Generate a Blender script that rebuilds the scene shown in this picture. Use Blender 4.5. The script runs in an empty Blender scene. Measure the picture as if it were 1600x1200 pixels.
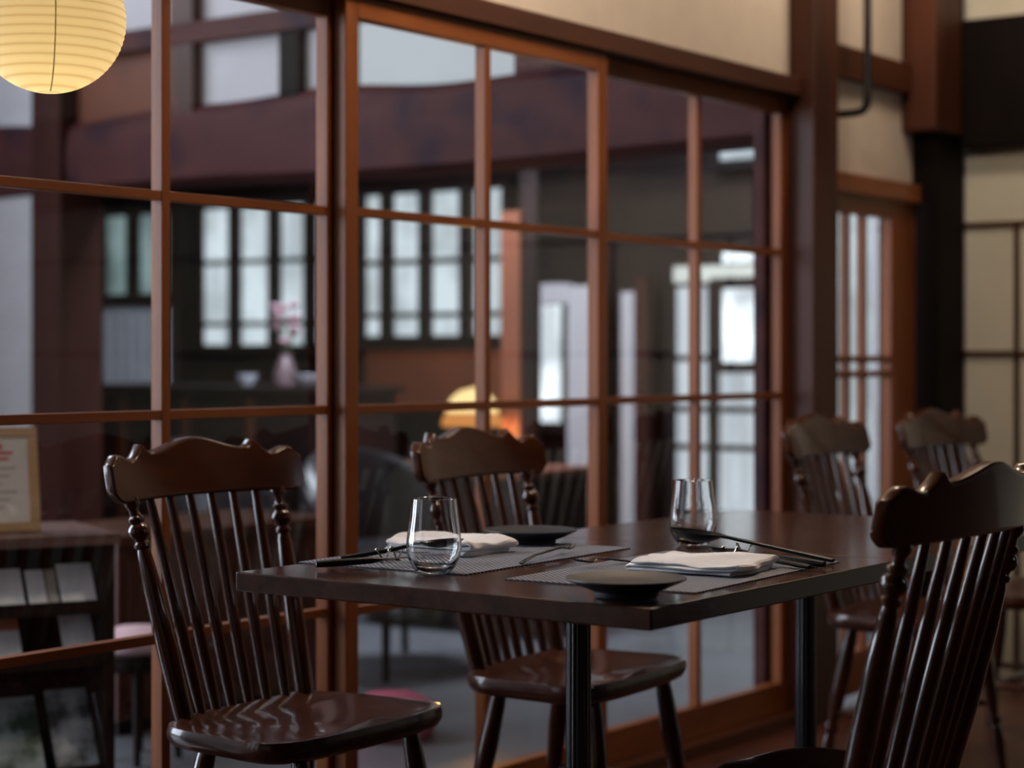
import bpy, bmesh, math, random
from mathutils import Vector, Matrix
random.seed(7)
S = bpy.context.scene
C = S.collection
PI = math.pi
# ---------------------------------------------------------------- camera
H = 1.05; F = 3050.0; TH = math.radians(36); cs, sn = math.cos(TH), math.sin(TH)
cam = bpy.data.cameras.new('camera'); co = bpy.data.objects.new('camera', cam); C.objects.link(co)
co.location = (0, 0, H); co.rotation_euler = (PI/2, 0, TH - PI/2)
cam.sensor_width = 36; cam.lens = F/1600*36; cam.shift_y = -0.025; cam.clip_start = .05
cam.dof.use_dof = True; cam.dof.focus_distance = 3.03; cam.dof.aperture_fstop = 2.7
S.camera = co
# ---------------------------------------------------------------- world + light + exposure
w = bpy.data.worlds.new('world'); S.world = w; w.use_nodes = True
w.node_tree.nodes['Background'].inputs[0].default_value = (.55, .65, .8, 1)
w.node_tree.nodes['Background'].inputs[1].default_value = .015
def area(name, loc, direction, sx, sy, power, col):
    l = bpy.data.lights.new(name, 'AREA'); l.shape = 'RECTANGLE'; l.size = sx; l.size_y = sy
    l.energy = power; l.color = col
    o = bpy.data.objects.new(name, l); C.objects.link(o); o.location = loc
    o.rotation_euler = Vector(direction).to_track_quat('-Z', 'Y').to_euler(); return o
def point(name, loc, power, col, r=.04):
    l = bpy.data.lights.new(name, 'POINT'); l.energy = power; l.color = col; l.shadow_soft_size = r
    o = bpy.data.objects.new(name, l); C.objects.link(o); o.location = loc; return o
COOL = (.80, .88, 1.0); WARM = (1.0, .81, .62)
area('daylight_lounge_window', (.9, 6.4, 2.1), (0, -1, 0), 2.6, 3.6, 350, COOL)
area('daylight_lounge_high_window', (3.55, 6.4, 3.3), (0, -1, -.1), 1.2, 1.3, 70, COOL)
area('lounge_side_fill', (-2.45, 4.6, 1.7), (1, -.02, -.06), 2.6, 1.8, 28, COOL)  # added side light to lift the brochures, beam face and pale panels
area('daylight_dining_window', (-2.3, 1.0, 1.5), (1, .2, -.05), 2.4, 1.3, 1.2, COOL)
area('hall_fill_light', (5.9, 4.6, 2.8), (.75, 0, -.65), .8, 2.4, 230, COOL)  # added fill so the hall doorway and pillar look lit; ceiling is closed
area('rail_glare_light', (4.35, -2.55, 2.05), (-.2, 1, -.2), 1.1, .9, 6, (.9, .9, 1.0))  # unseen light added for the cool glare on the chair rails
point('pendant_light_one', (3.25, 2.02, 2.6), 54, WARM, .16)
point('pendant_light_two', (5.1, 2.2, 2.75), 29, WARM, .16)
S.view_settings.view_transform = 'Standard'; S.view_settings.look = 'None'
S.view_settings.gamma = 1; S.view_settings.use_curve_mapping = False
S.view_settings.exposure = 0.0

# ---------------------------------------------------------------- pixel helpers (measure real positions)
def W(x, y, z):
    t = (x-800)/F; Z = (H-z)*F/(y-560); l = t*Z
    return Vector((l*sn+Z*cs, -l*cs+Z*sn, z))
def WY(x, y, Y):
    t = (x-800)/F; Z = Y/(sn-t*cs)
    return Vector((Z*(t*sn+cs), Y, H-(y-560)/F*Z))
def WX(x, y, X):
    t = (x-800)/F; Z = X/(t*sn+cs)
    return Vector((X, Z*(sn-t*cs), H-(y-560)/F*Z))

# ---------------------------------------------------------------- materials
def mat(name):
    m = bpy.data.materials.new(name); m.use_nodes = True
    return m, m.node_tree, m.node_tree.nodes['Principled BSDF']
def ramp(nt, fac, stops):
    r = nt.nodes.new('ShaderNodeValToRGB'); e = r.color_ramp.elements
    while len(e) < len(stops): e.new(.5)
    for k, (p, c) in enumerate(stops): e[k].position = p; e[k].color = (*c, 1)
    nt.links.new(fac, r.inputs[0]); return r
def wood(name, c1, c2, rough=.35, scale=(3, 3, 40), coat=0.0, patch=None, spec=.32):
    m, nt, b = mat(name); N = nt.nodes; L = nt.links
    tc = N.new('ShaderNodeTexCoord'); mp = N.new('ShaderNodeMapping'); L.new(tc.outputs['Object'], mp.inputs[0])
    mp.inputs['Scale'].default_value = scale
    n = N.new('ShaderNodeTexNoise'); n.inputs['Scale'].default_value = 1; n.inputs['Detail'].default_value = 6
    n.inputs['Distortion'].default_value = .6
    L.new(mp.outputs[0], n.inputs['Vector'])
    r = ramp(nt, n.outputs['Fac'], [(.3, c1), (.7, c2)])
    out = r.outputs[0]
    if patch:
        n2 = N.new('ShaderNodeTexNoise'); n2.inputs['Scale'].default_value = 3.5; n2.inputs['Detail'].default_value = 3
        L.new(tc.outputs['Object'], n2.inputs['Vector'])
        r2 = ramp(nt, n2.outputs['Fac'], [(.50, (0, 0, 0)), (.68, (1, 1, 1))])
        mx = N.new('ShaderNodeMixRGB'); L.new(r2.outputs[0], mx.inputs[0]); L.new(out, mx.inputs[1])
        mx.inputs[2].default_value = (*patch, 1); out = mx.outputs[0]
    L.new(out, b.inputs['Base Color'])
    b.inputs['Roughness'].default_value = rough; b.inputs['Coat Weight'].default_value = coat
    b.inputs['Coat Roughness'].default_value = .09; b.inputs['Specular IOR Level'].default_value = spec
    bp = N.new('ShaderNodeBump'); bp.inputs['Strength'].default_value = .08; bp.inputs['Distance'].default_value = .002
    L.new(n.outputs['Fac'], bp.inputs['Height']); L.new(bp.outputs[0], b.inputs['Normal'])
    return m
def plain(name, c, rough=.6, metal=0, var=.06, sc=8, spec=.5):
    m, nt, b = mat(name); N = nt.nodes; L = nt.links
    tc = N.new('ShaderNodeTexCoord'); n = N.new('ShaderNodeTexNoise'); n.inputs['Scale'].default_value = sc
    n.inputs['Detail'].default_value = 4; L.new(tc.outputs['Object'], n.inputs['Vector'])
    r = ramp(nt, n.outputs['Fac'], [(.3, tuple(v*(1-var) for v in c)), (.7, tuple(min(1, v*(1+var)) for v in c))])
    L.new(r.outputs[0], b.inputs['Base Color'])
    b.inputs['Roughness'].default_value = rough; b.inputs['Metallic'].default_value = metal
    b.inputs['Specular IOR Level'].default_value = spec
    return m
def emit(name, c, s, var=0, sc=(2, 2, 2)):
    m, nt, b = mat(name); N = nt.nodes; L = nt.links
    N.remove(b); e = N.new('ShaderNodeEmission'); e.inputs[0].default_value = (*c, 1); e.inputs[1].default_value = s
    if var:
        tc = N.new('ShaderNodeTexCoord'); mp = N.new('ShaderNodeMapping'); mp.inputs['Scale'].default_value = sc
        L.new(tc.outputs['Object'], mp.inputs[0])
        n = N.new('ShaderNodeTexNoise'); n.inputs['Scale'].default_value = 1; n.inputs['Detail'].default_value = 2
        L.new(mp.outputs[0], n.inputs['Vector'])
        r = ramp(nt, n.outputs['Fac'], [(.38, tuple(v*(1-var) for v in c)), (.62, c)])
        L.new(r.outputs[0], e.inputs[0])
    L.new(e.outputs[0], N['Material Output'].inputs[0]); return m

M = {}
M['frame'] = wood('door_frame_wood', (.17, .046, .011), (.28, .082, .021), .40, (14, 14, 2.5), coat=.08)
M['frameh'] = wood('door_rail_wood', (.17, .046, .011), (.28, .082, .021), .40, (2.5, 14, 14), coat=.08)
M['post'] = wood('post_wood', (.040, .011, .005), (.080, .022, .009), .5, (10, 10, 1.5))
M['posth'] = wood('lintel_wood', (.050, .014, .005), (.095, .027, .010), .5, (1.5, 10, 10))
M['darkpost'] = wood('dark_post_wood', (.0035, .002, .002), (.008, .004, .003), .7, (8, 8, 1.5), spec=.12)
M['beam'] = wood('aged_beam_wood', (.050, .0145, .0135), (.082, .027, .025), .6, (6, 1.2, 8), spec=.12, patch=(.024, .010, .017))
M['chair'] = wood('chair_wood', (.032, .0085, .0035), (.062, .017, .006), .22, (18, 18, 3), coat=1.0, spec=.12)
M['chairseat'] = wood('chair_seat_wood', (.026, .008, .005), (.075, .022, .013), .33, (30, 5, 30), coat=.7, spec=.15)
M['chairrail'] = wood('chair_rail_wood', (.040, .010, .003), (.072, .019, .005), .30, (4, 20, 20), coat=.5, spec=.10)
M['table'] = wood('table_wood', (.026, .009, .005), (.060, .020, .010), .22, (3, 30, 30), coat=.25, spec=.25)
M['floorw'] = wood('floor_wood', (.05, .016, .008), (.10, .030, .014), .35, (1.5, 14, 14))
M['floorg'] = plain('lounge_floor', (.12, .12, .13), .35, var=.2, sc=2)
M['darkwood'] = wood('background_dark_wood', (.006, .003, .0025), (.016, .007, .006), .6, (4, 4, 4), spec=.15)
M['postl'] = wood('lounge_post_wood', (.030, .009, .007), (.050, .016, .012), .6, (8, 8, 1.5), spec=.1)
M['brown'] = wood('brown_board', (.09, .024, .010), (.14, .038, .015), .5, (8, 3, 2))
M['plaster'] = plain('beige_plaster', (.66, .57, .48), .9, var=.04, sc=14, spec=.2)
M['plasterw'] = plain('pale_plaster', (.47, .44, .45), .9, var=.04, sc=4, spec=.2)
M['shoji'] = plain('shoji_paper_panel', (.64, .62, .52), .85, var=.05, sc=5, spec=.2)
M['ceil'] = plain('ceiling_board', (.12, .07, .04), .8)
M['iron'] = plain('black_cast_iron', (.006, .006, .007), .28, metal=0, spec=.7)
M['ceramic'] = plain('charcoal_ceramic', (.022, .026, .034), .42, var=.1)
M['cloth'] = plain('white_napkin_cloth', (.90, .89, .90), .95, var=.03, sc=60, spec=.1)
M['blacksteel'] = plain('black_steel', (.004, .005, .006), .30, metal=.1, spec=.25)
M['silver'] = plain('polished_silver', (.75, .72, .62), .15, metal=1)
M['pipe'] = plain('black_pipe', (.008, .010, .012), .35)
M['paper'] = plain('print_paper', (.62, .62, .66), .6)
M['photo'] = None
def glassmat(name, rough=0.0):
    m, nt, b = mat(name)
    b.inputs['Base Color'].default_value = (1, 1, 1, 1); b.inputs['Transmission Weight'].default_value = 1
    b.inputs['Roughness'].default_value = rough; b.inputs['IOR'].default_value = 1.5; return m
M['glass'] = glassmat('drinking_glass')
def panemat():
    m, nt, b = mat('window_glass'); N = nt.nodes; L = nt.links; N.remove(b)
    t = N.new('ShaderNodeBsdfTransparent'); t.inputs[0].default_value = (.94, .96, .97, 1)
    g = N.new('ShaderNodeBsdfGlossy'); g.inputs['Roughness'].default_value = .02
    f = N.new('ShaderNodeFresnel'); ge = N.new('ShaderNodeNewGeometry'); mr = N.new('ShaderNodeMapRange')
    mr.inputs['To Min'].default_value = 1.45; mr.inputs['To Max'].default_value = 1/1.45   # same reflectance from either side of the thin pane
    L.new(ge.outputs['Backfacing'], mr.inputs[0]); L.new(mr.outputs[0], f.inputs[0])
    mx = N.new('ShaderNodeMixShader')
    tc = N.new('ShaderNodeTexCoord'); n = N.new('ShaderNodeTexNoise'); n.inputs['Scale'].default_value = 3
    L.new(tc.outputs['Object'], n.inputs['Vector'])
    bp = N.new('ShaderNodeBump'); bp.inputs['Strength'].default_value = .05; bp.inputs['Distance'].default_value = .01
    L.new(n.outputs['Fac'], bp.inputs['Height']); L.new(bp.outputs[0], g.inputs['Normal'])
    L.new(f.outputs[0], mx.inputs[0]); L.new(t.outputs[0], mx.inputs[1]); L.new(g.outputs[0], mx.inputs[2])
    L.new(mx.outputs[0], N['Material Output'].inputs[0]); return m
M['pane'] = panemat()
def matmat():
    m, nt, b = mat('woven_vinyl'); N = nt.nodes; L = nt.links
    tc = N.new('ShaderNodeTexCoord')
    ck = N.new('ShaderNodeTexChecker'); ck.inputs['Scale'].default_value = 190
    ck.inputs[1].default_value = (.40, .44, .56, 1); ck.inputs[2].default_value = (.018, .018, .02, 1)
    L.new(tc.outputs['Object'], ck.inputs[0])
    wv = N.new('ShaderNodeTexWave'); wv.inputs['Scale'].default_value = 36; wv.bands_direction = 'X'
    L.new(tc.outputs['Object'], wv.inputs[0])
    wr = ramp(nt, wv.outputs['Fac'], [(.15, (.5, .5, .5)), (.45, (1, 1, 1))])
    mx = N.new('ShaderNodeMixRGB'); mx.blend_type = 'MULTIPLY'; mx.inputs[0].default_value = 1
    L.new(ck.outputs[0], mx.inputs[1]); L.new(wr.outputs[0], mx.inputs[2])
    L.new(mx.outputs[0], b.inputs['Base Color']); b.inputs['Roughness'].default_value = .45
    return m
M['mat'] = matmat()
def lanternmat():
    m, nt, b = mat('lantern_paper'); N = nt.nodes; L = nt.links; N.remove(b)
    tc = N.new('ShaderNodeTexCoord'); wv = N.new('ShaderNodeTexWave'); wv.bands_direction = 'Z'
    wv.inputs['Scale'].default_value = 24; wv.inputs['Distortion'].default_value = .3
    L.new(tc.outputs['Object'], wv.inputs[0])
    r = ramp(nt, wv.outputs['Fac'], [(0, (.72, .60, .40)), (.25, (.84, .76, .60)), (1, (.88, .80, .64))])
    t = N.new('ShaderNodeBsdfTranslucent'); d = N.new('ShaderNodeBsdfDiffuse')
    L.new(r.outputs[0], t.inputs[0]); L.new(r.outputs[0], d.inputs[0])
    mx = N.new('ShaderNodeMixShader'); mx.inputs[0].default_value = .5
    L.new(t.outputs[0], mx.inputs[1]); L.new(d.outputs[0], mx.inputs[2])
    L.new(mx.outputs[0], N['Material Output'].inputs[0]); return m
M['lantern'] = lanternmat()

# ---------------------------------------------------------------- mesh helpers
class MB:
    def __init__(s): s.bm = bmesh.new()
    def box(s, x0, x1, y0, y1, z0, z1):
        v = [s.bm.verts.new((x, y, z)) for x in (x0, x1) for y in (y0, y1) for z in (z0, z1)]
        for f in ((0,1,3,2),(4,6,7,5),(0,4,5,1),(2,3,7,6),(0,2,6,4),(1,5,7,3)): s.bm.faces.new([v[i] for i in f])
        return s
    def ring_loft(s, rings, cap=True, closed=True):
        R = [[s.bm.verts.new(p) for p in r] for r in rings]; n = len(R[0])
        for a, b in zip(R, R[1:]):
            for i in range(n if closed else n-1):
                j = (i+1) % n; s.bm.faces.new((a[i], a[j], b[j], b[i]))
        if cap and closed:
            s.bm.faces.new(list(reversed(R[0]))); s.bm.faces.new(R[-1])
        return s
    def tube(s, pts, rad, n=12, cap=True):
        pts = [Vector(p) for p in pts]; rings = []; up = None
        for i, p in enumerate(pts):
            d = (pts[min(i+1, len(pts)-1)]-pts[max(i-1, 0)]).normalized()
            if up is None: up = Vector((0, 0, 1)) if abs(d.z) < .9 else Vector((1, 0, 0))
            a = d.cross(up).normalized(); b = a.cross(d).normalized(); up = b
            r = rad[i] if isinstance(rad, (list, tuple)) else rad
            rings.append([p + a*r*math.cos(2*PI*k/n) + b*r*math.sin(2*PI*k/n) for k in range(n)])
        return s.ring_loft(rings, cap)
    def lathe(s, prof, n=32, c=(0, 0, 0), cap=True):
        rings = [[Vector(c)+Vector((r*math.cos(2*PI*k/n), r*math.sin(2*PI*k/n), z)) for k in range(n)] for r, z in prof]
        return s.ring_loft(rings, cap)
    def build(s, name, m, parent=None, smooth=False, bevel=0, sub=0):
        bmesh.ops.recalc_face_normals(s.bm, faces=s.bm.faces)
        me = bpy.data.meshes.new(name); s.bm.to_mesh(me); s.bm.free()
        if smooth:
            for p in me.polygons: p.use_smooth = True
            me.set_sharp_from_angle(angle=math.radians(38))
        o = bpy.data.objects.new(name, me); C.objects.link(o)
        if m: me.materials.append(m)
        if parent: o.parent = parent
        if bevel:
            b = o.modifiers.new('bevel', 'BEVEL'); b.width = bevel; b.segments = 2; b.limit_method = 'ANGLE'
        if sub:
            q = o.modifiers.new('sub', 'SUBSURF'); q.levels = sub; q.render_levels = sub
        return o
def tag(o, label, cat, group=None):
    o['label'] = label; o['category'] = cat
    if group: o['group'] = group
    return o
def thing(name, label, cat, loc=(0, 0, 0), rz=0, group=None):
    o = bpy.data.objects.new(name, None); C.objects.link(o); o.location = loc; o.rotation_euler = (0, 0, rz)
    return tag(o, label, cat, group)
def struct(o): o['kind'] = 'structure'; return o
def sbox(name, m, x0, x1, y0, y1, z0, z1, bevel=.002):
    return struct(MB().box(x0, x1, y0, y1, z0, z1).build(name, m, bevel=bevel))
def dup(root, loc, rz, label, group=None):
    r = root.copy(); C.objects.link(r); r.location = loc; r.rotation_euler = (0, 0, rz); r['label'] = label
    if group: r['group'] = group
    for ch in list(root.children):
        c = ch.copy(); C.objects.link(c); c.parent = r
        for g in ch.children:
            d = g.copy(); C.objects.link(d); d.parent = c
    return r

# ================================================================ SETTING
YW = 2.63
sbox('floor', M['floorw'], -2.5, 6.2, -2.6, 2.62, -.06, 0, 0)
sbox('floor_lounge', M['floorg'], -2.5, 8.3, 2.62, 9.6, -.06, 0, 0)
sbox('ceiling', M['ceil'], -2.5, 8.3, -2.6, YW+.03, 2.9, 3.0, 0)
sbox('ceiling_lounge', M['ceil'], -2.5, 5.1, YW+.03, 6.6, 4.2, 4.3, 0)
sbox('ceiling_hall', M['ceil'], 5.1, 8.3, YW+.03, 9.6, 2.9, 3.0, 0)
sbox('wall_lounge_top', M['plasterw'], 5.02, 5.1, YW+.09, 6.5, 2.9, 4.2, 0)
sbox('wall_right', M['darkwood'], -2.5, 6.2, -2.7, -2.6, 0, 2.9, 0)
# wall behind the camera with a window opening and one for the added side light
bk = MB(); bk.box(-2.6, -2.5, -2.6, -.3, 0, 2.9); bk.box(-2.6, -2.5, 2.3, 3.3, 0, 2.9); bk.box(-2.6, -2.5, 5.9, 6.6, 0, 2.9); bk.box(-2.6, -2.5, 3.3, 5.9, 0, .8); bk.box(-2.6, -2.5, 3.3, 5.9, 2.6, 2.9); bk.box(-2.6, -2.5, -.3, 2.3, 0, .8); bk.box(-2.6, -2.5, -.3, 2.3, 2.2, 2.9)
struct(bk.build('wall_back', M['plaster']))
lw = MB(); lw.box(-2.5, -1.0, 6.5, 6.6, 0, 2.9); lw.box(4.2, 5.1, 6.5, 6.6, 0, 2.9); lw.box(-1, 4.2, 6.5, 6.6, 0, .25); lw.box(2.3, 4.2, 6.5, 6.6, .25, 2.6); lw.box(-1, 4.2, 6.5, 6.6, 4.0, 4.2); lw.box(-2.5, -1, 6.5, 6.6, 2.9, 4.2); lw.box(4.2, 5.1, 6.5, 6.6, 2.9, 4.2); lw.box(-2.6, -2.5, YW+.09, 6.6, 2.9, 4.2); lw.box(-2.5, 5.1, YW+.03, YW+.09, 2.9, 4.2)
struct(lw.build('wall_lounge', M['plasterw']))
# plaster above the sliding doors and in the second bay
pl = MB(); pl.box(-2.5, 5.05, YW+.03, YW+.09, 1.85, 2.9); pl.box(5.16, 5.86, YW+.03, YW+.09, 1.60, 2.9)
pl.box(-2.5, .14, YW+.03, YW+.09, 0, 1.85)
struct(pl.build('wall_left', M['plaster']))
sbox('trim_1', M['posth'], -2.5, 5.02, YW-.015, YW+.10, 1.802, 1.853)          # head beam
sbox('trim_2', M['posth'], -2.5, 5.02, YW-.01, YW+.10, 0, .035)                # door track on the floor
sbox('trim_3', M['post'], 5.02, 5.175, YW-.05, YW+.11, 0, 2.9, .004)             # post between the bays
sbox('trim_4', M['posth'], 5.175, 5.84, YW-.005, YW+.06, 1.893, 1.987)
sbox('trim_5', M['frameh'], 5.175, 5.84, YW-.01, YW+.08, 1.548, 1.606)
sbox('trim_6', M['darkpost'], 5.86, 6.07, YW-.06, YW+.15, 0, 2.9, .004)          # dark corner post
sbox('trim_7', M['post'], 5.78, 5.99, YW-.085, YW+.10, 1.775, 2.9, .004)
# far wall of the dining room
fw = MB().box(6.10, 6.2, -2.6, YW, 0, 2.9); struct(fw.build('wall_far', M['shoji']))
sbox('trim_8', M['darkpost'], 6.02, 6.12, -2.6, YW-.05, 1.737, 2.154, .004)
sbox('trim_9', M['post'], 6.085, 6.11, -2.6, YW-.05, 1.482, 1.497)
sbox('trim_10', M['post'], 6.085, 6.11, -2.6, YW-.05, 1.060, 1.075)
for k, yy in enumerate((2.40, 1.9, 1.4)):
    sbox('trim_%d' % (11+k), M['post'], 6.083, 6.11, yy-.008, yy+.008, 0, 1.49)

# ---- sliding glass doors
ROW = [.527, .944, 1.354]
def glass_door(n, x0, x1, track, cols=2):
    e = bpy.data.objects.new('door_%d' % n, None); C.objects.link(e); struct(e)
    y0 = YW + (0 if track == 0 else .036); y1 = y0 + .032
    e.location = (x0, y0, 0); wd = x1-x0; st = .040; d = y1-y0
    MB().box(0, st, 0, d, .035, 1.80).build('stile', M['frame'], e, bevel=.002)
    MB().box(wd-st, wd, 0, d, .035, 1.80).build('stile', M['frame'], e, bevel=.002)
    MB().box(st, wd-st, 0, d, .035, .120).build('bottom_rail', M['frameh'], e, bevel=.002)
    MB().box(st, wd-st, 0, d, 1.754, 1.80).build('top_rail', M['frameh'], e, bevel=.002)
    h = MB()
    for z in ROW: h.box(st, wd-st, .003, d-.003, z-.009, z+.009)
    h.build('muntin', M['frameh'], e, bevel=.001)
    v = MB()
    for k in range(1, cols):
        xc = wd*k/cols; v.box(xc-.011, xc+.011, .002, d-.002, .12, 1.754)
    v.build('muntin', M['frame'], e, bevel=.001)
    MB().box(st-.005, wd-st+.005, d/2-.0015, d/2+.0015, .115, 1.76).build('glass_pane', M['pane'], e)
    return e
X = [.14, 1.11, 2.08, 3.052, 4.02, 5.02]
glass_door(1, X[0], X[1]+.02, 1); glass_door(2, X[1], X[2]+.02, 0); glass_door(3, X[2], X[3]+.012, 1)
glass_door(4, X[3]-.012, X[4], 0); glass_door(5, X[4]+.012, X[5], 1)
# ---- lattice door in the second bay
e = bpy.data.objects.new('door_6', None); C.objects.link(e); struct(e); e.location = (5.175, YW+.012, 0)
def bx6(px0, px1): return WY(px0, 500, YW).x-5.175, WY(px1, 500, YW).x-5.175
MB().box(0, .07, 0, .035, .03, 1.55).build('stile', M['frame'], e, bevel=.002)
a, b = bx6(1398, 1432); MB().box(a, b+.02, 0, .035, .03, 1.55).build('stile', M['frame'], e, bevel=.002)
MB().box(.07, a, 0, .035, 1.49, 1.55).build('top_rail', M['frameh'], e, bevel=.002)
MB().box(.07, a, 0, .035, .03, .16).build('bottom_rail', M['frameh'], e, bevel=.002)
lt = MB()
for px in (1334, 1360):
    q = bx6(px, px)[0]; lt.box(q-.012, q+.012, .004, .03, .16, 1.49)
for z in (1.048, 1.002): lt.box(.07, a, .003, .031, z-.010, z+.010)
lt.build('lattice', M['frame'], e, bevel=.001)
MB().box(.065, a+.005, .016, .019, .15, 1.50).build('glass_pane', M['pane'], e)

# ================================================================ LOUNGE BEHIND THE GLASS
XB = 4.98
def bxX(name, m, px0, px1, py0, py1, X_, dep=.12, st=True, bevel=.003, parent=None):
    """box whose camera-side face lies on the plane X=X_, spanning the measured extents there"""
    a = WX(px0, py0, X_); b = WX(px1, py1, X_)
    y0, y1 = sorted((a.y, b.y)); mid = (px0+px1)/2
    zt = WX(mid, py0, X_).z; zb = WX(mid, py1, X_).z
    o = MB().box(X_, X_+dep, y0, y1, zb, zt).build(name, m, parent, bevel=bevel)
    return struct(o) if st else o
yl = lambda px: WX(px, 500, XB).y
# great beam, slightly uneven like a hewn trunk
bm = MB(); ys = [YW+.12 + i*(6.45-YW-.12)/40 for i in range(41)]; rings = []
for i, y in enumerate(ys):
    o1 = .012*math.sin(y*3.1)+.008*math.sin(y*7.3+1); o2 = .010*math.sin(y*2.3+2)
    zb, zt = 1.672+o2, 1.958+o1
    rings.append([(XB, y, zb+.02), (XB-.012, y, (zb+zt)/2), (XB, y, zt-.03), (XB+.03, y, zt), (XB+.2, y, zt), (XB+.22, y, (zb+zt)/2), (XB+.2, y, zb), (XB+.03, y, zb)])
bm.ring_loft(rings); struct(bm.build('trim_20', M['beam'], smooth=True))
sbox('trim_21', M['beam'], XB-.02, XB+.16, YW+.115, yl(1200), 0, 2.9, .005)     # pale post at the right end of the beam
sbox('trim_22', M['postl'], XB-.03, XB+.18, yl(104), yl(58), 0, 2.9, .005)      # post at the left end
sbox('wall_lounge_left', plain('grey_plaster', (.46, .44, .46), .9), XB+.02, XB+.12, yl(58), 6.5, 0, 2.9, 0)
zu0, zu1 = 2.18, 2.256
sbox('trim_23', M['beam'], XB-.005, XB+.12, YW+.12, yl(104), zu0, zu1, .003)
wp = MB()
wp.box(XB+.05, XB+.1, yl(540), yl(300), 1.85, 2.9); wp.box(XB+.05, XB+.1, yl(262), yl(110), zu1, 2.9)
struct(wp.build('wall_lounge_upper', M['plasterw']))
M['panelglow'] = emit('upper_panel_glow', (.80, .86, .92), .72, var=.08)  # pale panel above the beam; its brightness is put in as emission
we = bpy.data.objects.new('window_20', None); C.objects.link(we); struct(we); we.location = (XB+.05, yl(792), 1.85)
MB().box(0, .02, 0, yl(540)-yl(792), 0, 1.05).build('window_pane', M['panelglow'], we)
MB().box(-.02, .05, yl(540)-yl(792)-.02, yl(540)-yl(792)+.02, 0, 1.05).build('window_frame', M['post'], we)
sbox('wall_lounge_end', M['beam'], XB+.04, XB+.1, YW+.12, yl(792), 1.85, 2.9, 0)
sbox('trim_24', M['brown'], XB+.04, XB+.09, yl(262), yl(110), 1.85, zu0, 0)
sbox('trim_25', M['darkpost'], XB+.01, XB+.11, yl(463), yl(432), 1.9, 2.9, .002)
sbox('trim_26', M['post'], XB, XB+.11, yl(300), yl(264), 1.9, 2.9, .002)
# far wall of the entrance hall
XF = 7.9
M['sky1'] = emit('daylit_window_paper', (.80, .90, .95), 1.0, var=.35, sc=(1, 3, 3))
M['sky2'] = emit('bright_garden_light', (.88, .95, 1.0), 2.2, var=.6, sc=(1, 5, 4))
M['sky3'] = emit('dim_daylit_glass', (.42, .58, .58), .55, var=.6, sc=(1, 4, 2))
M['curtain'] = emit('daylit_curtain', (.74, .80, .86), 1.05, var=.3, sc=(1, 14, 1))
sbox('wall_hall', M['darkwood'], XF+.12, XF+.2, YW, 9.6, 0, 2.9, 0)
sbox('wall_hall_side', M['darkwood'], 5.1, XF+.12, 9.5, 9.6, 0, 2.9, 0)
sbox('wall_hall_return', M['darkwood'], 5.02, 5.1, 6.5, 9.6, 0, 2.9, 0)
def hall_window(n, pxs, y0, y1, m, bars=(), X_=XF, barw=.03, cross=()):
    e = bpy.data.objects.new('window_%d' % n, None); C.objects.link(e); struct(e)
    a = WX(pxs[0], y0, X_); b = WX(pxs[1], y1, X_); mid = (pxs[0]+pxs[1])/2
    zt = WX(mid, y0, X_).z; zb = WX(mid, y1, X_).z; ya, yb = b.y, a.y
    e.location = (X_, ya, zb); wd = yb-ya; ht = zt-zb
    MB().box(.03, .05, 0, wd, 0, ht).build('window_pane', m, e)
    f = MB(); f.box(0, .07, -.05, 0, -.05, ht+.05); f.box(0, .07, wd, wd+.05, -.05, ht+.05)
    f.box(0, .07, 0, wd, -.05, 0); f.box(0, .07, 0, wd, ht, ht+.05)
    f.build('window_frame', M['darkwood'], e, bevel=.003)
    if bars:
        g = MB()
        for px in bars:
            y = WX(px, 500, X_).y-ya; g.box(-.02, .03, y-barw, y+barw, 0, ht)
        g.build('window_bars', M['darkwood'], e, bevel=.003)
    if cross:
        g = MB()
        for py in cross:
            z = WX(mid, py, X_).z-zb; g.box(-.01, .025, 0, wd, z-.014, z+.014)
        g.build('crossbar', M['darkwood'], e, bevel=.002)
    return e
hall_window(1, (314, 504), 322, 538, M['sky1'], bars=(366, 428, 484), cross=(506, 408), barw=.034)
hall_window(2, (568, 782), 300, 524, M['sky1'], bars=(604, 664, 728), cross=(492, 408), barw=.034)
hall_window(3, (162, 262), 336, 470, M['sky3'], bars=(207,), barw=.04)
hall_window(4, (1052, 1204), 447, 800, M['curtain'], bars=(1114,), barw=.02, cross=(560, 640, 700))
hall_window(5, (1124, 1204), 392, 410, M['sky2'])
hall_window(6, (1124, 1202), 450, 566, M['sky2'], X_=XF-.06)
hall_window(7, (840, 876), 476, 660, M['sky2'])
hall_window(8, (1300, 1362), 300, 780, M['sky1'], bars=())
hall_window(9, (1120, 1200), 232, 248, M['sky1'])  # glowing strip standing in for the reflection of a fluorescent tube
bxX('trim_30', M['plasterw'], 886, 934, 446, 1010, XF-.08, .06)
bxX('trim_31', M['plasterw'], 843, 886, 443, 474, XF-.08, .06)
bxX('trim_32', M['plasterw'], 970, 1006, 456, 1060, XF-.06, .06)
bxX('trim_33', M['postl'], 990, 1012, 430, 1060, XF-.10, .06)
bxX('trim_34', M['brown'], 782, 812, 330, 1100, 6.38, .03)
bxX('trim_35', M['darkwood'], 812, 839, 250, 1100, 6.6, .03)
bxX('trim_36', M['shoji'], 1052, 1204, 414, 440, XF-.03, .03)
bxX('trim_37', M['plasterw'], 1363, 1396, 300, 900, XF-.2, .06)
bxX('wall_hall_panel', M['brown'], 570, 790, 548, 640, 7.6, .05)

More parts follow.
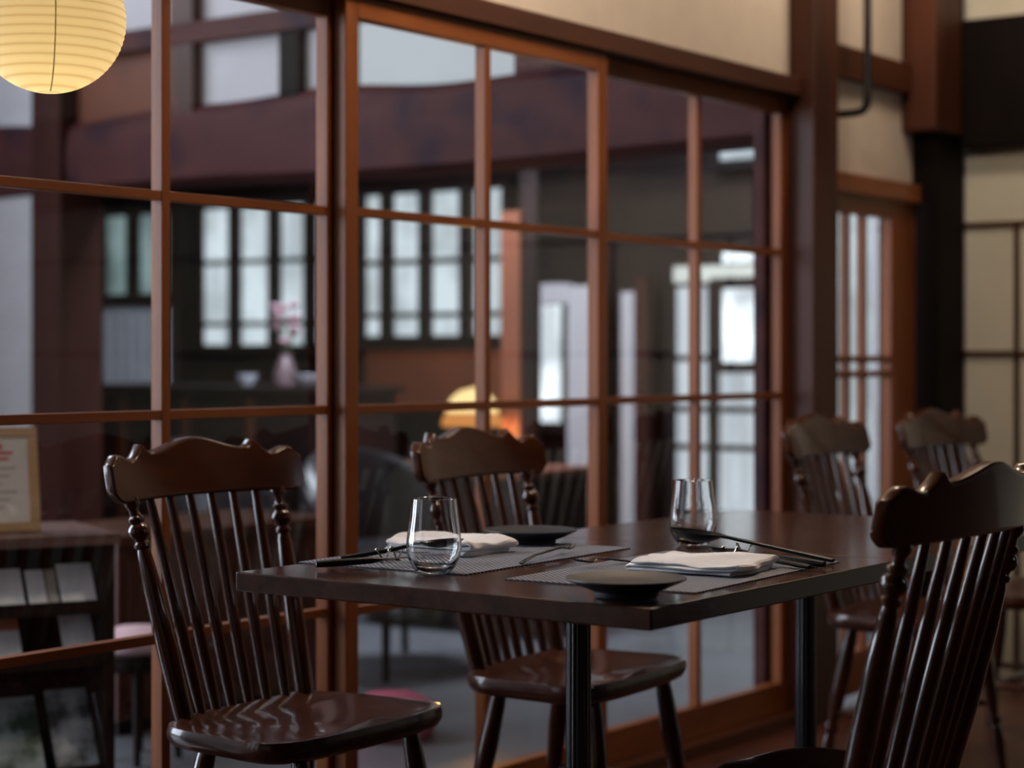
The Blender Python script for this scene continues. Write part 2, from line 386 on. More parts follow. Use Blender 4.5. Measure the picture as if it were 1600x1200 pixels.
# slatted screen
sc = thing('slatted_screen', 'pale grey vertical slat screen standing behind the glass at far left', 'screen', (7.0, WX(262, 500, 7.0).y, 0))
zt = WX(190, 478, 7.0).z; zb = WX(190, 620, 7.0).z; wd = WX(112, 500, 7).y-WX(262, 500, 7).y
g = MB()
for k in range(9): g.box(0, .03, .02+k*wd/9, .02+k*wd/9+wd/16, zb, zt)
g.build('slats', plain('slat_paint', (.62, .62, .66), .6), sc)
MB().box(.03, .06, -.02, wd+.04, 0, zt+.05).build('backboard', M['darkwood'], sc)
MB().box(-.02, .08, -.02, wd+.04, zt, zt+.06).build('top_rail', M['darkwood'], sc)

# ================================================================ CHAIRS
def interp(pts, u):
    for (a, va), (b, vb) in zip(pts, pts[1:]):
        if a <= u <= b:
            t = (u-a)/(b-a)
            t = t**1.8 if abs(b-.143) < .001 else (1-(1-t)**1.5 if abs(a-.143) < .001 else t*t*(3-2*t)); return va+(vb-va)*t
    return pts[-1][1]
TOPP = [(0, .108), (.122, .086), (.143, .100), (.180, .073), (.218, .084), (.246, .066)]
LEAN = math.tan(math.radians(13)); RW = .245; ZR = .800
def crest_y(u, z): return -.262 + .034*(u/RW)**2 - LEAN*(z-ZR)
def make_chair(label, loc, rz, group):
    t = thing('windsor_chair', label, 'chair', loc, rz, group)
    # seat
    s = MB(); n = 72; zt = .432
    def outline(a):
        ca, sa = math.cos(a), math.sin(a); p = 2/5.2
        x = math.copysign(abs(ca)**p, ca); y = math.copysign(abs(sa)**p, sa)
        hw = .234+.013*y
        yy = (.142*y + .012*(1-x*x)) if y > 0 else .172*y
        return x*hw, yy
    rings = []
    def dip(x, y, r):
        if r > .97: return 0
        q = 1-min(1, r)**2.5
        sad = .016*q*(1+.3*math.cos(x*14))
        pom = .012*math.exp(-(x/.035)**2)*max(0, min(1, (y+.02)/.15))
        back = .010*max(0, 1-abs(y+.15)/.045)
        return sad-pom-back if r < .95 else .3*sad
    for r, dz in ((.90, -.040), (.965, -.034), (.995, -.024), (1.0, -.012), (.985, -.002)):
        rings.append([(outline(2*PI*k/n)[0]*r, outline(2*PI*k/n)[1]*r, zt+dz) for k in range(n)])
    for r in (.95, .90, .82, .72, .6, .48, .36, .24, .12, .03):
        ring = []
        for k in range(n):
            x, y = outline(2*PI*k/n); x *= r; y *= r; ring.append((x, y, zt-dip(x, y, r)))
        rings.append(ring)
    s.ring_loft(rings); s.build('seat', M['chairseat'], t, smooth=True)
    # crest rail
    s = MB(); rings = []; nu = 150
    us = [-RW+2*RW*i/nu for i in range(nu+1)]
    for u in us:
        au = abs(u); top = ZR+interp(TOPP, au); bot = ZR+.005*(1-(u/RW)**2)
        if au > .215: bot += .022*((au-.215)/.03)**2
        hth = .0125; mid = (top+bot)/2; yv = crest_y(u, mid); r = .0035
        def P(dy, z): return (u, crest_y(u, z)+dy, z)
        sh = hth if au < RW-.003 else hth*.6
        rings.append([P(-sh+r, bot), P(sh-r, bot), P(sh-.001, bot+.002), P(sh, bot+r), P(sh, bot+r+.004), P(sh, mid), P(sh, top-r-.004), P(sh, top-r), P(sh-.001, top-.002), P(sh-r, top),
                      P(-sh+r, top), P(-sh+.001, top-.002), P(-sh, top-r), P(-sh, top-r-.004), P(-sh, mid), P(-sh, bot+r+.004), P(-sh, bot+r), P(-sh+.001, bot+.002)])
    s.ring_loft(rings); s.build('crest_rail', M['chairrail'], t, smooth=True)
    # back posts
    def along(a, b, prof, n=16):
        a, b = Vector(a), Vector(b); return [a+(b-a)*f for f, r in prof], [r for f, r in prof]
    pp = [(0, .015), (.04, .0175), (.3, .0190), (.6, .0165), (.76, .0125), (.785, .0105), (.795, .0145), (.81, .0145), (.82, .011), (.832, .012), (.845, .0175), (.865, .0195), (.885, .0175), (.9, .012),
          (.91, .0145), (.925, .0145), (.935, .0095), (.96, .0085), (.98, .013), (1.0, .015), (1.03, .010)]
    for sx in (-1, 1):
        pts, rad = along((sx*.155, -.145, .425), (sx*.188, crest_y(.188, ZR), ZR+.002), pp)
        MB().tube(pts, rad, 18).build('back_post', M['chair'], t, smooth=True)
    sp = [(0, .0085), (.15, .0110), (.5, .0118), (.8, .0098), (1.02, .0075)]
    for k in range(6):
        f = (k-2.5)/2.5; ub, ut = f*.108, f*.136
        pts, rad = along((ub, -.158+.010*f*f, .42), (ut, crest_y(ut, ZR), ZR+.007), sp)
        MB().tube(pts, rad, 12).build('spindle', M['chair'], t, smooth=True)
    lp = [(0, .013), (.1, .017), (.3, .020), (.5, .018), (.6, .0125), (.615, .012), (.625, .0165), (.65, .0175), (.67, .0165), (.68, .012), (.70, .015), (.78, .0175), (.9, .013), (1, .011)]
    feet = {}
    for sx in (-1, 1):
        for (ya, yb, xa, xb) in ((-.115, -.185, .125, .175), (.105, .155, .145, .19)):
            a, b = Vector((sx*xa, ya, .405)), Vector((sx*xb, yb, 0))
            pts, rad = along(a, b, lp)
            MB().tube(pts, rad, 16).build('leg', M['chair'], t, smooth=True); feet[(sx, ya > 0)] = (a, b)
    stp = [(0, .008), (.3, .010), (.5, .0135), (.7, .010), (1, .008)]
    mids = []
    for sx in (-1, 1):
        a, b = feet[(sx, False)]; c, d = feet[(sx, True)]; p = a+(b-a)*.55; q = c+(d-c)*.55; mids.append((p+q)/2)
        pts, rad = along(p, q, stp); MB().tube(pts, rad, 12).build('stretcher', M['chair'], t, smooth=True)
    pts, rad = along(mids[0], mids[1], stp); MB().tube(pts, rad, 12).build('stretcher', M['chair'], t, smooth=True)
    return t
G = 'spindle-back chairs'
ch = make_chair('dark brown spindle-back chair at the left front corner of the table, beside the glass doors', (2.534, 2.275, 0), PI+math.radians(1), G)
dup(ch, (3.262, 2.195, 0), PI+math.radians(5), 'dark spindle-back chair behind the wine glasses, backing onto the glass doors')
dup(ch, (2.575, 1.335, 0), math.radians(-1), 'near-black spindle-back chair at right foreground with its back to the camera')
dup(ch, (4.50, 2.03, 0), PI+math.radians(3), 'far blurred spindle-back chair in front of the lattice door')
dup(ch, (5.12, 2.00, 0), PI-math.radians(4), 'farthest blurred spindle-back chair, in front of the dark corner post')

# ================================================================ TABLES
TX0, TY0, TY1, TL = 2.19, 1.365, 2.120, .777
def make_table(x0, label):
    cx, cy = x0+TL/2, (TY0+TY1)/2
    t = thing('pedestal_table', label, 'table', (cx, cy, 0), 0, 'square pedestal tables')
    MB().box(-TL/2+.0008, TL/2-.0008, TY0-cy, TY1-cy, .69, .72).build('tabletop', M['table'], t, bevel=.0025)
    MB().box(-.16, .16, -.16, .16, .682, .69).build('mounting_plate', M['iron'], t)
    s = MB(); n = 80; rings = []
    prof = [(.030, .08), (.034, .10), (.045, .13), (.050, .16), (.040, .185), (.027, .20), (.032, .212), (.032, .225), (.024, .235), (.021, .26), (.020, .63), (.024, .635), (.030, .645), (.030, .655), (.024, .66), (.026, .675), (.034, .683)]
    for r, z in prof:
        flute = .0016 if .25 < z < .632 else 0
        rings.append([((r-flute*(.5+.5*math.cos(16*2*PI*k/n)))*math.cos(2*PI*k/n), (r-flute*(.5+.5*math.cos(16*2*PI*k/n)))*math.sin(2*PI*k/n), z) for k in range(n)])
    s.ring_loft(rings); s.build('pedestal_column', M['iron'], t, smooth=True)
    s = MB().lathe([(.045, .0), (.047, .085), (.028, .1)], 24); s.build('hub', M['iron'], t, smooth=True)
    for k in range(4):
        a = PI/4+k*PI/2; c, d = math.cos(a), math.sin(a)
        MB().tube([(c*.03, d*.03, .07), (c*.12, d*.12, .065), (c*.22, d*.22, .04), (c*.30, d*.30, .016)], [.022, .020, .017, .015], 12).build('foot', M['iron'], t, smooth=True)
    return t
tb = make_table(TX0, 'square dark brown table nearest the camera, set with two placemats')
dup(tb, (TX0+TL*1.5, (TY0+TY1)/2, 0), 0, 'second square dark brown table pushed up behind the laid one')

# ================================================================ TABLEWARE
T = .72
def placemat(pl_, pn, pr, label):
    a, b, c = W(*pl_, T), W(*pn, T), W(*pr, T)           # left, near, right corners
    u = (c-b); L_ = u.length; u.normalize(); v = Vector((-u.y, u.x, 0)); wd = (a-b).dot(v)
    o = MB().box(0, L_, 0, wd, 0, .0016).build('placemat', M['mat']); o.location = b+Vector((0, 0, .0003)); o.rotation_euler.z = math.atan2(u.y, u.x)
    tag(o, label, 'placemat', 'woven placemats'); return o
placemat((463, 880), (728, 899), (985, 857), 'grey woven placemat under the left glass and napkin')
placemat((795, 905), (1086, 928), (1312, 879), 'grey woven placemat on the near side, under the front plate and right napkin')
ZM = T+.0022
def plate(px, py, label):
    p = W(px, py, T+.024); o = MB()
    prof = [(.0, .0), (.044, .0), (.045, .002), (.046, .007), (.060, .0125), (.078, .0205), (.0835, .0235), (.0840, .0245), (.0835, .0255), (.080, .0245), (.066, .0195), (.05, .0175), (.0, .0170)]
    prof[0] = (.001, 0); prof[-1] = (.001, .017)
    ob = o.lathe(prof, 64).build('plate', M['ceramic'], smooth=True); ob.location = (p.x, p.y, T)
    tag(ob, label, 'plate', 'charcoal footed plates'); return ob
pn = plate(978, 906, 'round matt charcoal plate at the near table corner, beside the right napkin'); pn.location.z = ZM
plate(829, 828, 'round matt charcoal plate farther back, in front of the middle chair')
def glass(px, py, label):
    p = W(px, py, T)
    out = [(.001, .0), (.020, .0), (.026, .002), (.033, .010), (.040, .024), (.0425, .038), (.0422, .050), (.040, .068), (.0372, .088), (.0345, .1145)]
    inn = [(.0338, .1150), (.0331, .1145), (.0358, .088), (.0388, .068), (.0409, .050), (.0411, .038), (.0385, .026), (.031, .014), (.022, .0085), (.001, .0075)]
    ob = MB().lathe(out+inn, 64).build('wine_glass', M['glass'], smooth=True); ob.location = (p.x, p.y, T+.0004)
    tag(ob, label, 'glass', 'stemless glasses'); return ob
glass(678, 896, 'clear stemless glass at the left edge of the table, in front of the folded napkin')
glass(1083, 852, 'clear stemless glass on the right, behind the black spoon'). location.z = T+.0004

def napkin(near, right, left, label, seed, hz=.022):
    b, c, a = W(*near, ZM), W(*right, ZM), W(*left, ZM)
    u = (c-b).normalized(); v = Vector((-u.y, u.x, 0)); wu = (c-b).length; wv = (a-b).dot(v)
    random.seed(seed); ph = [random.uniform(0, 6) for _ in range(6)]
    nl = 3; nu, nv = 22, 26; s = MB()
    # folded cloth: a spiral section (fold edge on the -v side) swept along u
    sec = []
    for k in range(nl):
        z0 = hz*k/nl; z1 = hz*(k+1)/nl
        sec.append((z0, z1))
    path = []  # (v, z) snake through the layers
    for k in range(nl):
        z = hz*(k+.5)/nl; vs = [0.03+.94*i/12 for i in range(13)]
        if k % 2: vs = vs[::-1]
        path += [(q, z) for q in vs]
        if k < nl-1:
            e0 = vs[-1]; sg = 1 if e0 > .5 else -1
            for a_ in (-60, -20, 20, 60):
                r = math.radians(a_); path.append((e0+sg*.028*math.cos(r), z+hz/nl*.5+hz/nl*.5*math.sin(r)))
    th = hz/nl*.42; grid_t = []; grid_b = []
    th = hz/nl*.47
    for i in range(nu+1):
        uu = .5-.5*math.cos(PI*i/nu); uu = .35*uu+.65*i/nu; rt = []; rb = []; ef = .25+.75*min(1, (min(uu, 1-uu)/.045))**.5
        for j, (q, z) in enumerate(path):
            q0 = path[max(j-1, 0)]; q1 = path[min(j+1, len(path)-1)]
            d = Vector(((q1[0]-q0[0])*wv, q1[1]-q0[1])).normalized(); nn = Vector((-d.y, d.x))
            lift = 1+.22*math.sin(uu*5+ph[0]+q*4)*(z/hz) + .14*math.sin(q*9+ph[1]+uu*3)*(z/hz) + .06*math.sin(q*21+uu*17+ph[5])*(z/hz)
            off = .005*math.sin(uu*6+ph[2]+z*200)+.002*math.sin(uu*15+ph[4]); offu = .004*math.sin(q*7+ph[3]+z*300)
            vv = q*wv+off
            for lst, sg in ((rt, 1), (rb, -1)):
                lst.append((uu*wu+offu, vv+nn.x*th*sg*ef, max(.0, z*lift+nn.y*th*sg*ef)))
        grid_t.append(rt+rb[::-1])
    s.ring_loft(grid_t)
    o = s.build('napkin', M['cloth'], smooth=True); o.location = b; o.rotation_euler.z = math.atan2(u.y, u.x)
    tag(o, label, 'napkin', 'folded white napkins'); return o
napkin((729, 871), (804, 861), (600, 861), 'folded white cloth napkin seen behind the left glass', 3, .024)
napkin((1150, 903), (1218, 887), (1000, 888), 'folded white cloth napkin on the right placemat, beside the near plate', 9, .019)

def place_line(o, a, b):
    d = (b-a); o.location = a; o.rotation_euler = d.to_track_quat('X', 'Z').to_euler()
def loft_bar(st, n=10):
    """stations (x, halfwidth, halfthick, z)"""
    s = MB(); rings = []
    for x, hw, ht, z in st: rings.append([(x, hw*math.cos(2*PI*k/n), z+ht*math.sin(2*PI*k/n)) for k in range(n)])
    s.ring_loft(rings); return s
def spoon(L=.215, dep=.014, wide=.0225, Lb=.074):
    st = [(0, .0005, .0005, 0), (.002, .0065, .0032, 0), (.02, .0075, .0042, 0), (.08, .0062, .0038, .002), (L-Lb-.011, .0042, .0030, .006), (L-Lb+.004, .0045, .003, .006)]
    s = loft_bar(st)
    rows = 14; grid = []
    for i in range(rows+1):
        f = i/rows; x = L-Lb+Lb*f; hw = wide*math.sin(PI*min(1, .06+f*.94))**.62*(1.0-.12*f) + .0005
        if f >= 1: hw = .0005
        dp = dep*math.sin(PI*f)**.8; r = []
        for j in range(9):
            g = -1+j/4; r.append((x, g*hw, .006+.002*(1-f)-dp*(1-g*g)))
        grid.append(r+[(p[0], p[1]*.98, p[2]-.0014) for p in r[::-1]])
    s.ring_loft(grid); return s
def knife(L=.21):
    return loft_bar([(0, .0005, .0005, 0), (.002, .0060, .0050, 0), (.03, .0080, .0060, 0), (.09, .0078, .0056, 0), (.105, .0045, .003, 0), (.115, .0065, .0012, 0), (.16, .0095, .001, 0), (L-.02, .0085, .0009, 0), (L-.004, .004, .0008, 0), (L, .0005, .0005, 0)])
def fork(L=.135):
    s = loft_bar([(0, .0005, .0005, 0), (.002, .0042, .0016, 0), (.02, .0045, .0018, .002), (.06, .0026, .0018, .006), (L-.05, .0024, .0018, .007), (L-.042, .006, .0014, .006), (L-.034, .0095, .0013, .004), (L-.030, .0095, .0012, .0035)])
    for g in (-1, 0, 1):
        s.tube([(L-.031, g*.0075, .0035), (L-.018, g*.0078, .003), (L-.006, g*.0075, .005), (L, g*.0072, .008)], [.0017, .0015, .0012, .0006], 8)
    return s
def cut(kind, fn, a, b, label, roll=0):
    L_ = (b-a).length; o = fn(L_).build(kind, M['blacksteel'], smooth=True); place_line(o, a, b)
    if roll: o.rotation_euler.rotate_axis('X', math.radians(roll))
    return tag(o, label, kind, 'black cutlery')
zr = T+.018
cut('knife', knife, W(492, 882, T+.009), W(672, 868, zr), 'black knife with a thick handle reaching toward the left table corner')
cut('spoon', spoon, W(532, 872, T+.008), W(725, 847, T+.034), 'black spoon whose bowl shows behind the left glass')
cut('spoon', lambda L: spoon(L, .017, .027, .100), W(1304, 876, T+.006), W(1047, 829, T+.040), 'black spoon raised on its rest with its bowl before the right glass')
cut('spoon', spoon, W(1268, 886, T+.007), W(1112, 862, T+.014), 'smaller black spoon lying between the rest and the right napkin')
cut('knife', knife, W(1290, 882, T+.007), W(1100, 853, T+.020), 'black knife lying along the raised spoon on the right')
cut('fork', fork, W(813, 880, ZM+.002), W(893, 857, ZM+.006), 'small black fork on the left placemat, tines toward the far plate')
cut('fork', fork, W(984, 877, ZM+.002), W(901, 881, ZM+.008), 'small black fork behind the near plate, tines pointing left')
def rest(px, py, rz, label, L_=.038):
    p = W(px, py, T); s = MB(); r = .0018
    s.tube([(-L_/2, 0, .004), (L_/2, 0, .004)], r, 8)
    for sx in (-1, 1):
        for sy in (-1, 1):
            e0 = (sx*(L_/2+.002), sy*.012, .022); m0 = (sx*L_/2, 0, .004)
            s.tube([m0, (sx*(L_/2+.001), sy*.006, .012), e0], [r, r, r*.9], 8)
            s.tube([m0, (sx*(L_/2+.002), sy*.007, .0015)], [r, r], 8)
            s.lathe([(.0003, -.003), (.002, -.0022), (.003, 0), (.002, .0022), (.0003, .003)], 10, e0)
    o = s.build('cutlery_rest', M['silver'], smooth=True); o.location = p; o.rotation_euler.z = rz
    return tag(o, label, 'cutlery rest', 'silver cutlery rests')
rest(610, 879, 0.1, 'small silver twig cutlery rest left of the left glass')
rest(1152, 874, .15, 'small silver twig cutlery rest beside the right napkin', .06)

# ================================================================ LANTERN
lp = Vector((0, 0, 0)); Zl = 2.95; l_ = (77-800)/F*Zl
lc = Vector((l_*sn+Zl*cs, -l_*cs+Zl*sn, H-(30-560)/F*Zl)); R = 118/F*Zl
lan = thing('paper_lantern', 'round glowing white paper lantern hanging at the top left', 'lantern', lc)
s = MB(); prof = []
for k in range(0, 73):
    a = -PI/2+.16+(PI-.32)*k/72; bul = 1+.006*math.cos(k*PI)
    prof.append((R*math.cos(a)*bul, R*.98*math.sin(a)))
s.lathe(prof, 64, cap=False); s.build('shade', M['lantern'], lan, smooth=True)
s = MB().tube([(R*1.001*math.cos(a*PI/180)*math.cos(-2.2), R*1.001*math.cos(a*PI/180)*math.sin(-2.2), R*.985*math.sin(a*PI/180)) for a in range(-80, 81, 5)], .0008, 6)
s.build('seam', plain('seam_paper', (.35, .24, .10), .8), lan)
MB().lathe([(.02, R*.96), (.022, R*1.0), (.008, R*1.02), (.003, R*1.03), (.003, 2.9-lc.z)], 16).build('cord', M['pipe'], lan, smooth=True)
point('lantern_bulb', lc+Vector((0, 0, -.035)), .44, (1.0, .78, .38), .022)

# black pipe bracket on the plaster
p0 = WY(1293, 180, YW+.03); s = MB()
p1 = Vector((p0.x, p0.y-.085, p0.z+.006)); q = .02
xx = p0.x
s.tube([(xx, YW+.03, p0.z), (xx, YW-.06, p0.z), (xx, YW-.085, p0.z+.004), (xx, YW-.098, p0.z+.02), (xx, YW-.10, p0.z+.05), (xx, YW-.10, 2.9)], .012, 12)
o = s.build('pipe_bracket', M['pipe'], smooth=True); tag(o, 'black bent metal pipe coming down in front of the plaster beside the brown post', 'pipe')

# ================================================================ LOUNGE FURNITURE
# brochure rack
RA = -math.radians(26); RKR = WY(180, 850, 3.28); RK0 = Vector((RKR.x-.97*math.cos(RA), RKR.y-.97*math.sin(RA), 0))
def RK(x, y, z): return Vector((RK0.x+x*math.cos(RA)-y*math.sin(RA), RK0.y+x*math.sin(RA)+y*math.cos(RA), z))
rk = thing('brochure_rack', 'dark wooden brochure rack behind the glass at bottom left', 'rack', (RK0.x, RK0.y, 0), RA)
Wd = .97
MB().box(0, .025, 0, .36, 0, .635).build('side_panel', M['darkwood'], rk, bevel=.002)
MB().box(Wd-.025, Wd, 0, .36, 0, .635).build('side_panel', M['darkwood'], rk, bevel=.002)
MB().box(-.01, Wd+.01, -.01, .37, .635, .66).build('top_board', wood('rack_top', (.10, .05, .04), (.15, .08, .06), .4), rk, bevel=.002)
MB().box(.025, Wd-.025, .345, .36, 0, .635).build('back_panel', M['darkwood'], rk)
tiers = [(.497, .03), (.378, .03), (.13, .03)]
for z, y in tiers:
    MB().box(.025, Wd-.025, y-.01, .30, z-.015, z-.003).build('shelf', M['darkwood'], rk, bevel=.001)
    MB().box(.025, Wd-.025, y-.022, y-.01, z-.015, z+.014).build('shelf_lip', M['darkwood'], rk, bevel=.001)
def print_mat(nm, base, ink, sc_):
    m, nt, b = mat(nm); N = nt.nodes; tc = N.new('ShaderNodeTexCoord'); n = N.new('ShaderNodeTexNoise')
    n.inputs['Scale'].default_value = sc_; n.inputs['Detail'].default_value = 5; nt.links.new(tc.outputs['Object'], n.inputs['Vector'])
    r = ramp(nt, n.outputs['Fac'], [(.42, base), (.58, ink)]); nt.links.new(r.outputs[0], b.inputs['Base Color'])
    b.inputs['Roughness'].default_value = .4; return m
PM = [print_mat('leaflet_white', (.90, .90, .92), (.74, .76, .80), 12), print_mat('leaflet_cream', (.50, .48, .42), (.36, .34, .28), 9),
      print_mat('leaflet_grey', (.62, .64, .70), (.84, .86, .88), 14), print_mat('leaflet_photo', (.05, .06, .07), (.45, .48, .52), 11), print_mat('leaflet_green', (.03, .07, .05), (.30, .38, .38), 13)]
CN = ['white', 'cream', 'pale grey', 'dark photo-covered', 'green photo-covered']
def brochure(x, z, wd, ht, mi, label):
    o = MB().box(0, wd, 0, .006, 0, ht).build('brochure', PM[mi], bevel=.0005)
    o.location = RK(x, .032, z-.001); o.rotation_euler = (-math.radians(36), 0, RA); tag(o, label, 'brochure', 'brochures in the rack')
TN = ['top', 'middle', 'bottom']
def row(ti, items):
    for k, (x, wd, ht, mi, lb) in enumerate(items): brochure(x, tiers[ti][0], wd, ht, mi, lb)
row(0, [(.55, .13, .108, 1, 'cream brochure on the top tier, at the left edge of the photo'), (.695, .085, .106, 0, 'white brochure on the top tier of the rack, beneath the framed certificate'), (.79, .040, .100, 0, 'narrow white brochure on the top tier of the rack, left of the cream one'),
        (.834, .022, .100, 1, 'narrow cream brochure on the top tier between two white ones'), (.862, .078, .112, 0, 'wide white brochure at the right end of the top tier')])
row(1, [(.55, .12, .11, 0, 'white leaflet on the middle tier at the left edge of the photo'), (.69, .085, .122, 2, 'pale grey brochure on the middle tier with an orange band across its top'), (.868, .072, .124, 2, 'pale grey brochure at the right end of the middle tier')])
row(2, [(.58, .10, .19, 3, 'dark photo brochure on the bottom tier at the left edge of the photo'), (.70, .125, .195, 4, 'green-tinted photo brochure on the bottom tier'), (.85, .095, .205, 3, 'black and white photo brochure at the right end of the bottom tier')])
ob_ = MB().box(.0, .085, -.0008, .0, .085, .115).build('orange_band', plain('orange_ink', (.5, .2, .1), .5), bpy.data.objects['brochure.006'])
# framed certificate
fr = thing('framed_certificate', 'wood-framed cream certificate with a red stamp standing on the rack', 'picture frame', RK(.535, .13, .6615))
ft = .24; fwid = .30
g = MB(); g.box(0, fwid, 0, .015, 0, .022); g.box(0, fwid, 0, .015, ft-.022, ft); g.box(0, .022, 0, .015, .022, ft-.022); g.box(fwid-.022, fwid, 0, .015, .022, ft-.022)
g.build('frame', wood('pale_frame_wood', (.38, .22, .10), (.50, .30, .15), .5), fr, bevel=.002)
MB().box(.02, fwid-.02, .006, .010, .02, ft-.02).build('certificate_paper', plain('cream_paper', (.60, .54, .46), .6), fr)
g = MB()
for (xa, xb, za, zb_) in ((.15, .245, .178, .185), (.16, .235, .165, .171), (.175, .195, .190, .202), (.205, .222, .190, .202)): g.box(xa, xb, .0045, .0062, za, zb_)
g.build('red_stamp', plain('red_ink', (.5, .10, .08), .7), fr)
g = MB()
for k in range(6): g.box(.06, .06+.19-.015*(k % 3), .0045, .0062, .145-k*.018, .148-k*.018)
g.build('printed_lines', plain('grey_ink', (.30, .26, .22), .7), fr)
fr.rotation_euler.x = -math.radians(14)
fr.rotation_euler.z = RA-math.radians(3)

# counter with things
cy0, cy1 = WX(500, 600, 6.1).y, WX(100, 600, 6.1).y
ct = thing('counter', 'dark wooden counter along the back of the lounge, behind the armchairs', 'counter', (6.1, cy0, 0))
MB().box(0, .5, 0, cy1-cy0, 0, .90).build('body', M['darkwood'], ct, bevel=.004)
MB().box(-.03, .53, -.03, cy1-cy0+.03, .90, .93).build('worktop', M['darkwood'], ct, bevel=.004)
g = MB()
for k in range(1, 4): g.box(-.008, 0, (cy1-cy0)*k/4-.02, (cy1-cy0)*k/4+.02, .05, .88)
g.build('batten', M['post'], ct)
def onX(px, X_): return WX(px, 600, X_).y
def bowl(px, label, r=.07):
    o = MB().lathe([(.002, 0), (r*.45, 0), (r*.5, .006), (r*.9, .03), (r, .05), (r*.94, .05), (r*.8, .03), (r*.4, .012), (.002, .010)], 28).build('bowl', plain('bowl_glaze', (.5, .5, .56), .25), smooth=True)
    o.location = (6.22, onX(px, 6.22), .9305); tag(o, label, 'bowl', 'bowls on the counter')
bowl(386, 'small pale bowl on the counter, left of the pink flowers', .05); bowl(484, 'wider pale bowl on the counter, right of the pink flowers', .085)
vs = thing('flower_vase', 'vase of pale pink flowers on the dark counter', 'vase', (6.3, onX(446, 6.3), .9305))
MB().lathe([(.002, 0), (.045, 0), (.055, .04), (.035, .10), (.025, .13), (.032, .145)], 24).build('vase', plain('vase_glaze', (.16, .10, .11), .3), vs, smooth=True)
g = MB(); random.seed(3); fl = MB()
for k in range(12):
    a = random.uniform(0, 2*PI); rr = random.uniform(.02, .07); hh = random.uniform(.18, .36)
    p = (rr*math.cos(a), rr*math.sin(a), hh); g.tube([(0, 0, .12), (p[0]*.4, p[1]*.4, hh*.7), p], .002, 6)
    fl.lathe([(.002, -.016), (.018, -.008), (.026, .006), (.016, .018), (.002, .014)], 10, p)
g.build('stems', plain('stem_green', (.04, .08, .03), .6), vs); fl.build('blossoms', plain('pink_petal', (.50, .30, .36), .7), vs, smooth=True)

# sideboard with lamp
sy0, sy1 = onX(822, 5.9), onX(560, 5.9)
sb = thing('sideboard', 'reddish wooden sideboard carrying the glowing table lamp', 'sideboard', (5.9, sy0, 0))
MB().box(0, .42, 0, sy1-sy0, .08, .60).build('body', M['darkwood'], sb, bevel=.004)
MB().box(-.03, .45, -.03, sy1-sy0+.03, .60, .63).build('top_board', M['brown'], sb, bevel=.004)
for k in range(3): MB().box(-.012, 0, .03+k*(sy1-sy0)/3, (k+1)*(sy1-sy0)/3-.03, .12, .56).build('drawer', M['darkwood'], sb, bevel=.003)
for yy in (.03, sy1-sy0-.08):
    for xx_ in (.02, .35): MB().box(xx_, xx_+.05, yy, yy+.05, 0, .08).build('foot', M['darkwood'], sb)
lm = thing('table_lamp', 'small table lamp with a glowing amber dome shade on the sideboard', 'lamp', (6.2, onX(738, 6.2), .63))
MB().lathe([(.002, 0), (.065, 0), (.06, .012), (.015, .022), (.010, .04), (.010, .30), (.002, .31)], 24).build('base', plain('lamp_brass', (.25, .14, .05), .3, metal=.8), lm, smooth=True)
s = MB().lathe([(.105, .205), (.100, .235), (.082, .265), (.05, .29), (.012, .30)], 32, cap=False)
s.build('shade', emit('amber_shade_glow', (1.0, .70, .30), 1.5), lm, smooth=True)
MB().lathe([(.124, .150), (.120, .180), (.105, .203)], 32, cap=False).build('shade_skirt', emit('amber_skirt_glow', (1.0, .38, .10), .75), lm, smooth=True)
point('table_lamp_bulb', (6.2, onX(738, 6.2), .63+.10), 12, (1.0, .42, .12), .04)

# armchairs
fab = plain('grey_blue_upholstery', (.014, .012, .014), .35, var=.15)
def armchair(loc, rz, label):
    t = thing('armchair', label, 'armchair', loc, rz, 'round-backed armchairs')
    s = MB(); rings = []
    for i in range(25):
        a = PI*(i/24); x = .29*math.cos(a); y = -.29*math.sin(a)+.02; top = .52+.22*math.sin(a)**.7
        nx, ny = math.cos(a), -math.sin(a); th = .03
        rings.append([(x-nx*th, y-ny*th, .30), (x+nx*th, y+ny*th, .30), (x+nx*th, y+ny*th, top-.02), (x+nx*th*.5, y+ny*th*.5, top), (x-nx*th*.5, y-ny*th*.5, top), (x-nx*th, y-ny*th, top-.02)])
    s.ring_loft(rings); s.build('backrest', fab, t, smooth=True)
    MB().box(-.25, .25, -.22, .27, .28, .42).build('seat_cushion', fab, t, bevel=.03)
    for sx in (-1, 1):
        for yy in (-.18, .22): MB().tube([(sx*.21, yy, .29), (sx*.24, yy*1.15, 0)], [.018, .012], 10).build('leg', M['darkwood'], t, smooth=True)
    return t
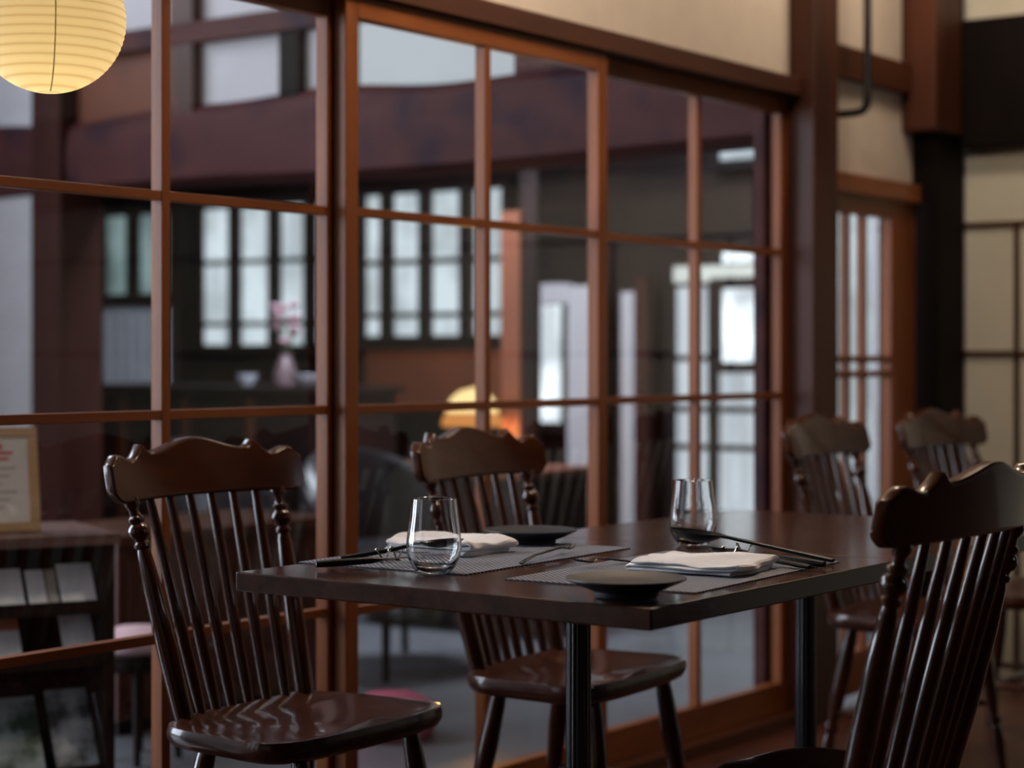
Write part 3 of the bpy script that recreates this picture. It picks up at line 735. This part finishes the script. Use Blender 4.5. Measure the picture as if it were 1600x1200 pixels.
ac = armchair((5.45, 5.25, 0), math.radians(200), 'dark round-backed armchair in the lounge, seen above the left chair')
dup(ac, (5.15, 4.25, 0), math.radians(170), 'dark round-backed armchair in the lounge, beside the sideboard')
# low round table with pink cushion
o = MB().lathe([(.01, .0), (.10, .0), (.12, .02), (.125, .06), (.11, .10), (.07, .12), (.01, .125)], 40).build('floor_cushion', plain('magenta_fabric', (.35, .06, .11), .8), smooth=True)
pp_ = WY(612, 1080, 3.45); o.location = (pp_.x, 3.45, 0); tag(o, 'round magenta floor cushion behind the glass, below the middle chair', 'cushion')

# low chest behind the left chair, cushion, stool
c0 = WY(184, 830, 4.05); c1 = WY(512, 822, 4.05)
cb = thing('low_chest', 'low dark brown wooden chest behind the glass, seen through the left chair spindles', 'chest', (c0.x, 4.05, 0))
cw = c1.x-c0.x; chh = .56
MB().box(0, cw, 0, .42, .04, chh-.03).build('body', M['post'], cb, bevel=.004)
MB().box(-.015, cw+.015, -.02, .43, chh-.03, chh).build('top_board', M['posth'], cb, bevel=.004)
for k in range(2): MB().box(.03+k*cw/2, (k+1)*cw/2-.03, -.012, 0, .09, chh-.07).build('door', M['post'], cb, bevel=.004)
MB().box(.02, cw-.02, .02, .40, 0, .04).build('plinth', M['darkwood'], cb)
pc = WY(216, 990, 3.80)
st_ = thing('stool', 'low dark stool at the right end of the brochure rack', 'stool', (pc.x, 3.80, 0))
MB().lathe([(.01, .24), (.11, .24), (.115, .25), (.115, .27), (.01, .275)], 28).build('seat', M['darkwood'], st_, smooth=True)
for k in range(4):
    a = PI/4+k*PI/2; MB().tube([(.08*math.cos(a), .08*math.sin(a), .24), (.105*math.cos(a), .105*math.sin(a), 0)], [.012, .010], 10).build('leg', M['darkwood'], st_, smooth=True)
o = MB().lathe([(.005, 0), (.08, .0), (.108, .018), (.112, .035), (.10, .055), (.06, .070), (.005, .075)], 32).build('cushion', plain('pale_pink_fabric', (.62, .40, .42), .9), smooth=True)
o.location = (pc.x, 3.80, .2755); tag(o, 'pale pink cushion lying on the low stool beside the brochure rack', 'cushion')
